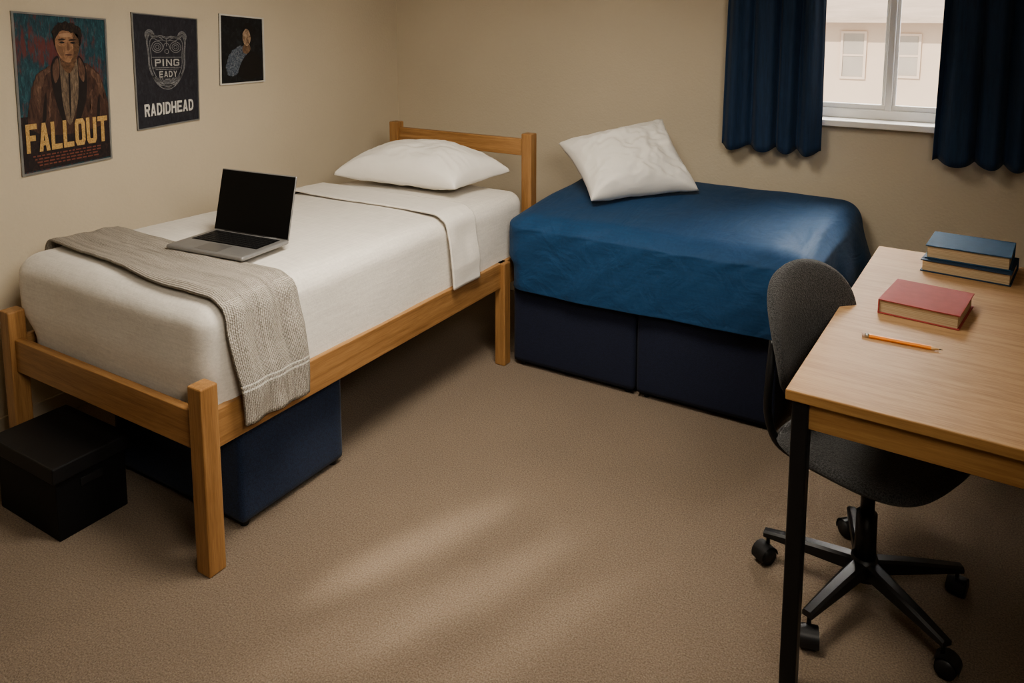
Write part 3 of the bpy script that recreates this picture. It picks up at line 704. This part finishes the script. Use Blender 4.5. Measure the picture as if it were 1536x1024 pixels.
def book(xy, z, rz, w, d, hgt, cov, lab, spine='x-', group=None):
    x, y = kp(*xy); w *= K; d *= K
    b = thing('book', (x, y, z), rz, lab, 'book', group)
    cm = mat_noise('book_cloth', cov, .7, 30, .08, 500, .2, .0006); t = .0035
    bm = bmesh.new()
    bx(bm, -w/2, w/2, -d/2, d/2, 0, t, .001); bx(bm, -w/2, w/2, -d/2, d/2, hgt-t, hgt, .001)
    if spine == 'x-': bx(bm, -w/2, -w/2+t, -d/2, d/2, t*.5, hgt-t*.5, .001)
    else: bx(bm, -w/2, w/2, d/2-t, d/2, t*.5, hgt-t*.5, .001)
    finish(bm, 'cover', cm, parent=b)
    pm, nt, bb = _nt('book_pages'); tc = N(nt, 'ShaderNodeTexCoord'); mp = N(nt, 'ShaderNodeMapping'); mp.inputs['Scale'].default_value = (2, 2, 700)
    nt.links.new(tc.outputs['Object'], mp.inputs[0]); n = N(nt, 'ShaderNodeTexNoise', Scale=1., Detail=2.); nt.links.new(mp.outputs[0], n.inputs['Vector'])
    r = N(nt, 'ShaderNodeValToRGB'); nt.links.new(n.outputs['Fac'], r.inputs[0]); r.color_ramp.elements[0].position = .3; r.color_ramp.elements[1].position = .7
    r.color_ramp.elements[0].color = (.34, .25, .15, 1); r.color_ramp.elements[1].color = (.58, .47, .32, 1)
    nt.links.new(r.outputs[0], bb.inputs['Base Color']); bb.inputs['Roughness'].default_value = .9
    i = .006
    d1 = d/2-i if spine == 'x-' else d/2-t; x0 = -w/2+t if spine == 'x-' else -w/2+i
    box('pages', (x0, w/2-i, -d/2+i, d1, t, hgt-t), pm, .0, parent=b)
    return b
G = 'stacked hardback books on the desk'
book((2.838, -.190), DT+.0005, math.radians(-7), .285, .235, .042, (.014, .042, .085), 'dark blue hardback book lying at the bottom of a stack', 'y+', G)
book((2.838, -.165), DT+.0432, math.radians(-5), .268, .225, .047, (.018, .072, .145), 'blue hardback book lying on top of another book', 'y+', G)
book((2.727, -.712), DT+.0005, math.radians(-8), .228, .245, .044, (.33, .065, .058), 'red hardback book lying on the oak desk', 'x-')

px_, py_ = kp(2.580, -1.040)
pc = thing('pencil', (px_, py_, DT+.0060), math.radians(0), 'orange pencil with sharpened tip lying on the desk', 'pencil')
org = mat_noise('pencil_paint', (.80, .26, .02), .4, 30, .05, 10, 0)
bm = bmesh.new(); tube(bm, [(.018, 0, 0), (.172, 0, 0)], .0058, 6, 0); finish(bm, 'shaft', org, parent=pc)
bm = bmesh.new(); cyl(bm, (.172, 0, 0), (.191, 0, 0), .0055, .0017, 12); finish(bm, 'sharpened_wood', mat_noise('bare_wood', (.6, .4, .22), .8), True, parent=pc)
bm = bmesh.new(); cyl(bm, (.191, 0, 0), (.199, 0, 0), .0018, .0004, 10); finish(bm, 'pencil_lead', M['screen'], True, parent=pc)
bm = bmesh.new(); cyl(bm, (.008, 0, 0), (.018, 0, 0), .0059, .0059, 16); finish(bm, 'ferrule', M['steel'], True, parent=pc)
bm = bmesh.new(); cyl(bm, (0, 0, 0), (.008, 0, 0), .0050, .0053, 16); finish(bm, 'eraser', mat_noise('eraser', (.6, .45, .38), .8), True, parent=pc)

# ------------------------------------------------------------------ desk chair
ch = thing('desk_chair', (2.630, -1.122, 0), math.radians(-23), 'charcoal upholstered swivel desk chair on black castors', 'chair')
def sq(s, t, n=3.):
    m_ = max(abs(s), abs(t))
    if m_ < 1e-9: return 0., 0.
    d_ = (abs(s)**n+abs(t)**n)**(1/n)
    return s*m_/d_, t*m_/d_
def seatfn(s, t, side):
    a, b = sq(s, t, 3.2); e = max(0, 1-max(abs(s), abs(t))**10)**.5
    z = .470 + side*.022*e + .006*b*b - .012*max(0, a-.4)**1.5 + .008*max(0, -a-.5)
    return (.225*a+.004, .240*b, z)
bm = pad_bm(seatfn, 40, 40); finish(bm, 'seat', M['chair'], True, parent=ch)
def underfn(s, t, side):
    a, b = sq(s, t, 3.2); e = max(0, 1-max(abs(s), abs(t))**6)**.5
    return (.195*a, .212*b, .450+side*.008*e+.006*b*b-.010*max(0, a-.4)**1.5)
bm = pad_bm(underfn, 24, 24); finish(bm, 'seat_shell', M['black'], True, parent=ch)
def backfn(s, t, side):
    a, b = sq(s, t, 2.4); e = max(0, 1-max(abs(s), abs(t))**8)**.5
    y = .196*a-.006; z = .757+.172*b+.040*a
    x = -.236+.060*a*a-.045*b-.025*b*b+side*.022*e
    return (x, y, z)
bm = pad_bm(backfn, 40, 40); finish(bm, 'backrest', M['chair'], True, parent=ch)
for sgn in (-1, 1):
    bm = bmesh.new(); tube(bm, [(-.02, sgn*.13, .436), (-.11, sgn*.156, .434), (-.182, sgn*.178, .460), (-.212, sgn*.190, .54), (-.214, sgn*.188, .65), (-.226, sgn*.160, .75)], .012, 12)
    finish(bm, 'back_support', M['blackmetal'], True, parent=ch)
bm = bmesh.new(); bx(bm, -.10, .10, -.08, .08, .405, .444, .006); finish(bm, 'seat_mechanism', M['black'], parent=ch)
bm = bmesh.new(); cyl(bm, (0, 0, .26), (0, 0, .41), .019); cyl(bm, (0, 0, .11), (0, 0, .27), .030, .028); finish(bm, 'gas_lift', M['blackmetal'], True, parent=ch)
bs = thing('base', (0, 0, 0)); bs.parent = ch
bm = bmesh.new(); cyl(bm, (0, 0, .075), (0, 0, .135), .042, .036); finish(bm, 'hub', M['black'], True, parent=bs)
for k in range(5):
    a = math.radians(55+72*k); d = Vector((math.cos(a), math.sin(a), 0)); n_ = Vector((-d.y, d.x, 0)); RR = .288
    bm = bmesh.new(); prev = None; ns = 10
    for i in range(ns+1):
        r = .03+(RR-.03)*i/ns; f = i/ns; w = .022-.007*f; zt = .130-.018*f-.010*f*f; zb_ = .088-.004*f
        ring = [bm.verts.new(d*r+n_*w*q+Vector((0, 0, z))) for q, z in ((-1, zb_), (1, zb_), (1, zt-.006), (.6, zt), (-.6, zt), (-1, zt-.006))]
        if prev:
            for j in range(6): bm.faces.new((prev[j], prev[(j+1) % 6], ring[(j+1) % 6], ring[j]))
        else: bm.faces.new(ring)
        prev = ring
    bm.faces.new(prev); finish(bm, 'base_arm', M['black'], parent=bs)
    c = d*(RR-.012); wa = a+random.uniform(-.8, .8)+1.2; wd = Vector((math.cos(wa), math.sin(wa), 0)); wn = Vector((-wd.y, wd.x, 0))
    bm = bmesh.new()
    cyl(bm, c+Vector((0, 0, .05)), c+Vector((0, 0, .10)), .006, None, 10)
    hc = c+wd*.012+Vector((0, 0, .028))
    for s2 in (-1, 1): cyl(bm, hc+wn*s2*.004, hc+wn*s2*.024, .028, .025, 24)
    ring0 = []; ring1 = []
    for i in range(10):
        b_ = math.radians(-20+200*i/9+0); off = wd*math.cos(b_)*.032+Vector((0, 0, math.sin(b_)*.032))
        ring0.append(bm.verts.new(hc+off-wn*.024)); ring1.append(bm.verts.new(hc+off+wn*.024))
    for i in range(9): bm.faces.new((ring0[i], ring0[i+1], ring1[i+1], ring1[i]))
    finish(bm, 'caster', M['black'], True, parent=bs)

# ------------------------------------------------------------------ light
def area(name, loc, tgt, size, power, col, spread=None):
    l = bpy.data.lights.new(name, 'AREA'); l.size = size; l.energy = power; l.color = col
    if spread: l.spread = math.radians(spread)
    o = bpy.data.objects.new(name, l); COL.objects.link(o); o.location = loc
    o.rotation_euler = (Vector(tgt)-Vector(loc)).to_track_quat('-Z', 'Y').to_euler(); return o
WC = (1, .92, .80)
area('overhead_fill', (1.6, -1.6, 2.44), (1.0, -1.1, 0), .8, 35, WC, 130)  # unseen soft area lamp added overhead to brighten the room
area('window_daylight', (2.46, 1.7, 2.7), (1.6, -1.6, .2), 1.5, 250, (1, .95, .88))
area('room_fill', (3.2, -3.0, 2.4), (-.4, -1.0, 1.2), .9, 30, WC, 120)
for i, (x, y, e, w_, sz) in enumerate(((1.37, -1.63, 240, .21, 18), (1.63, -1.72, 175, .17, 20), (1.88, -1.74, 105, .18, 18), (1.42, -2.0, 80, .25, 17))):  # narrow spots added in place of sun streaks on the carpet
    l = bpy.data.lights.new('spot', 'SPOT'); l.energy = e; l.spot_size = math.radians(sz); l.spot_blend = 1; l.shadow_soft_size = .06; l.color = (1, .92, .80)
    so = bpy.data.objects.new('warm_spot', l); COL.objects.link(so); so.location = (x-.50, y-1.30, 2.4)
    so.rotation_euler = (Vector((x, y, 0))-so.location).to_track_quat('-Z', 'Y').to_euler(); so.scale = (w_, 1, 1)
sn = bpy.data.lights.new('sun', 'SUN'); sn.energy = 4.6; sn.angle = .02; sn.color = (1, .95, .88)
sno = bpy.data.objects.new('sun', sn); COL.objects.link(sno); sno.rotation_euler = (math.radians(52), 0, math.radians(-25))
w = bpy.data.worlds.new('world'); bpy.context.scene.world = w; w.use_nodes = True
w.node_tree.nodes['Background'].inputs[0].default_value = (1, .97, .93, 1); w.node_tree.nodes['Background'].inputs[1].default_value = 1.5
try:
    bpy.context.scene.view_settings.look = 'AgX - Medium High Contrast'
    bpy.context.scene.view_settings.exposure = .0
except Exception: pass

# ------------------------------------------------------------------ camera
cam = bpy.data.cameras.new('camera'); co = bpy.data.objects.new('camera', cam); COL.objects.link(co)
cam.sensor_width = 36; cam.lens = 1170/1536*36; cam.shift_y = -342/1536; cam.clip_start = .02
th = math.radians(7.33); al = math.radians(31.1)
fwd = Vector((-math.sin(al)*math.cos(th), math.cos(al)*math.cos(th), -math.sin(th)))
co.location = (2.83, -3.44, 1.7); co.rotation_euler = fwd.to_track_quat('-Z', 'Y').to_euler()
bpy.context.scene.camera = co
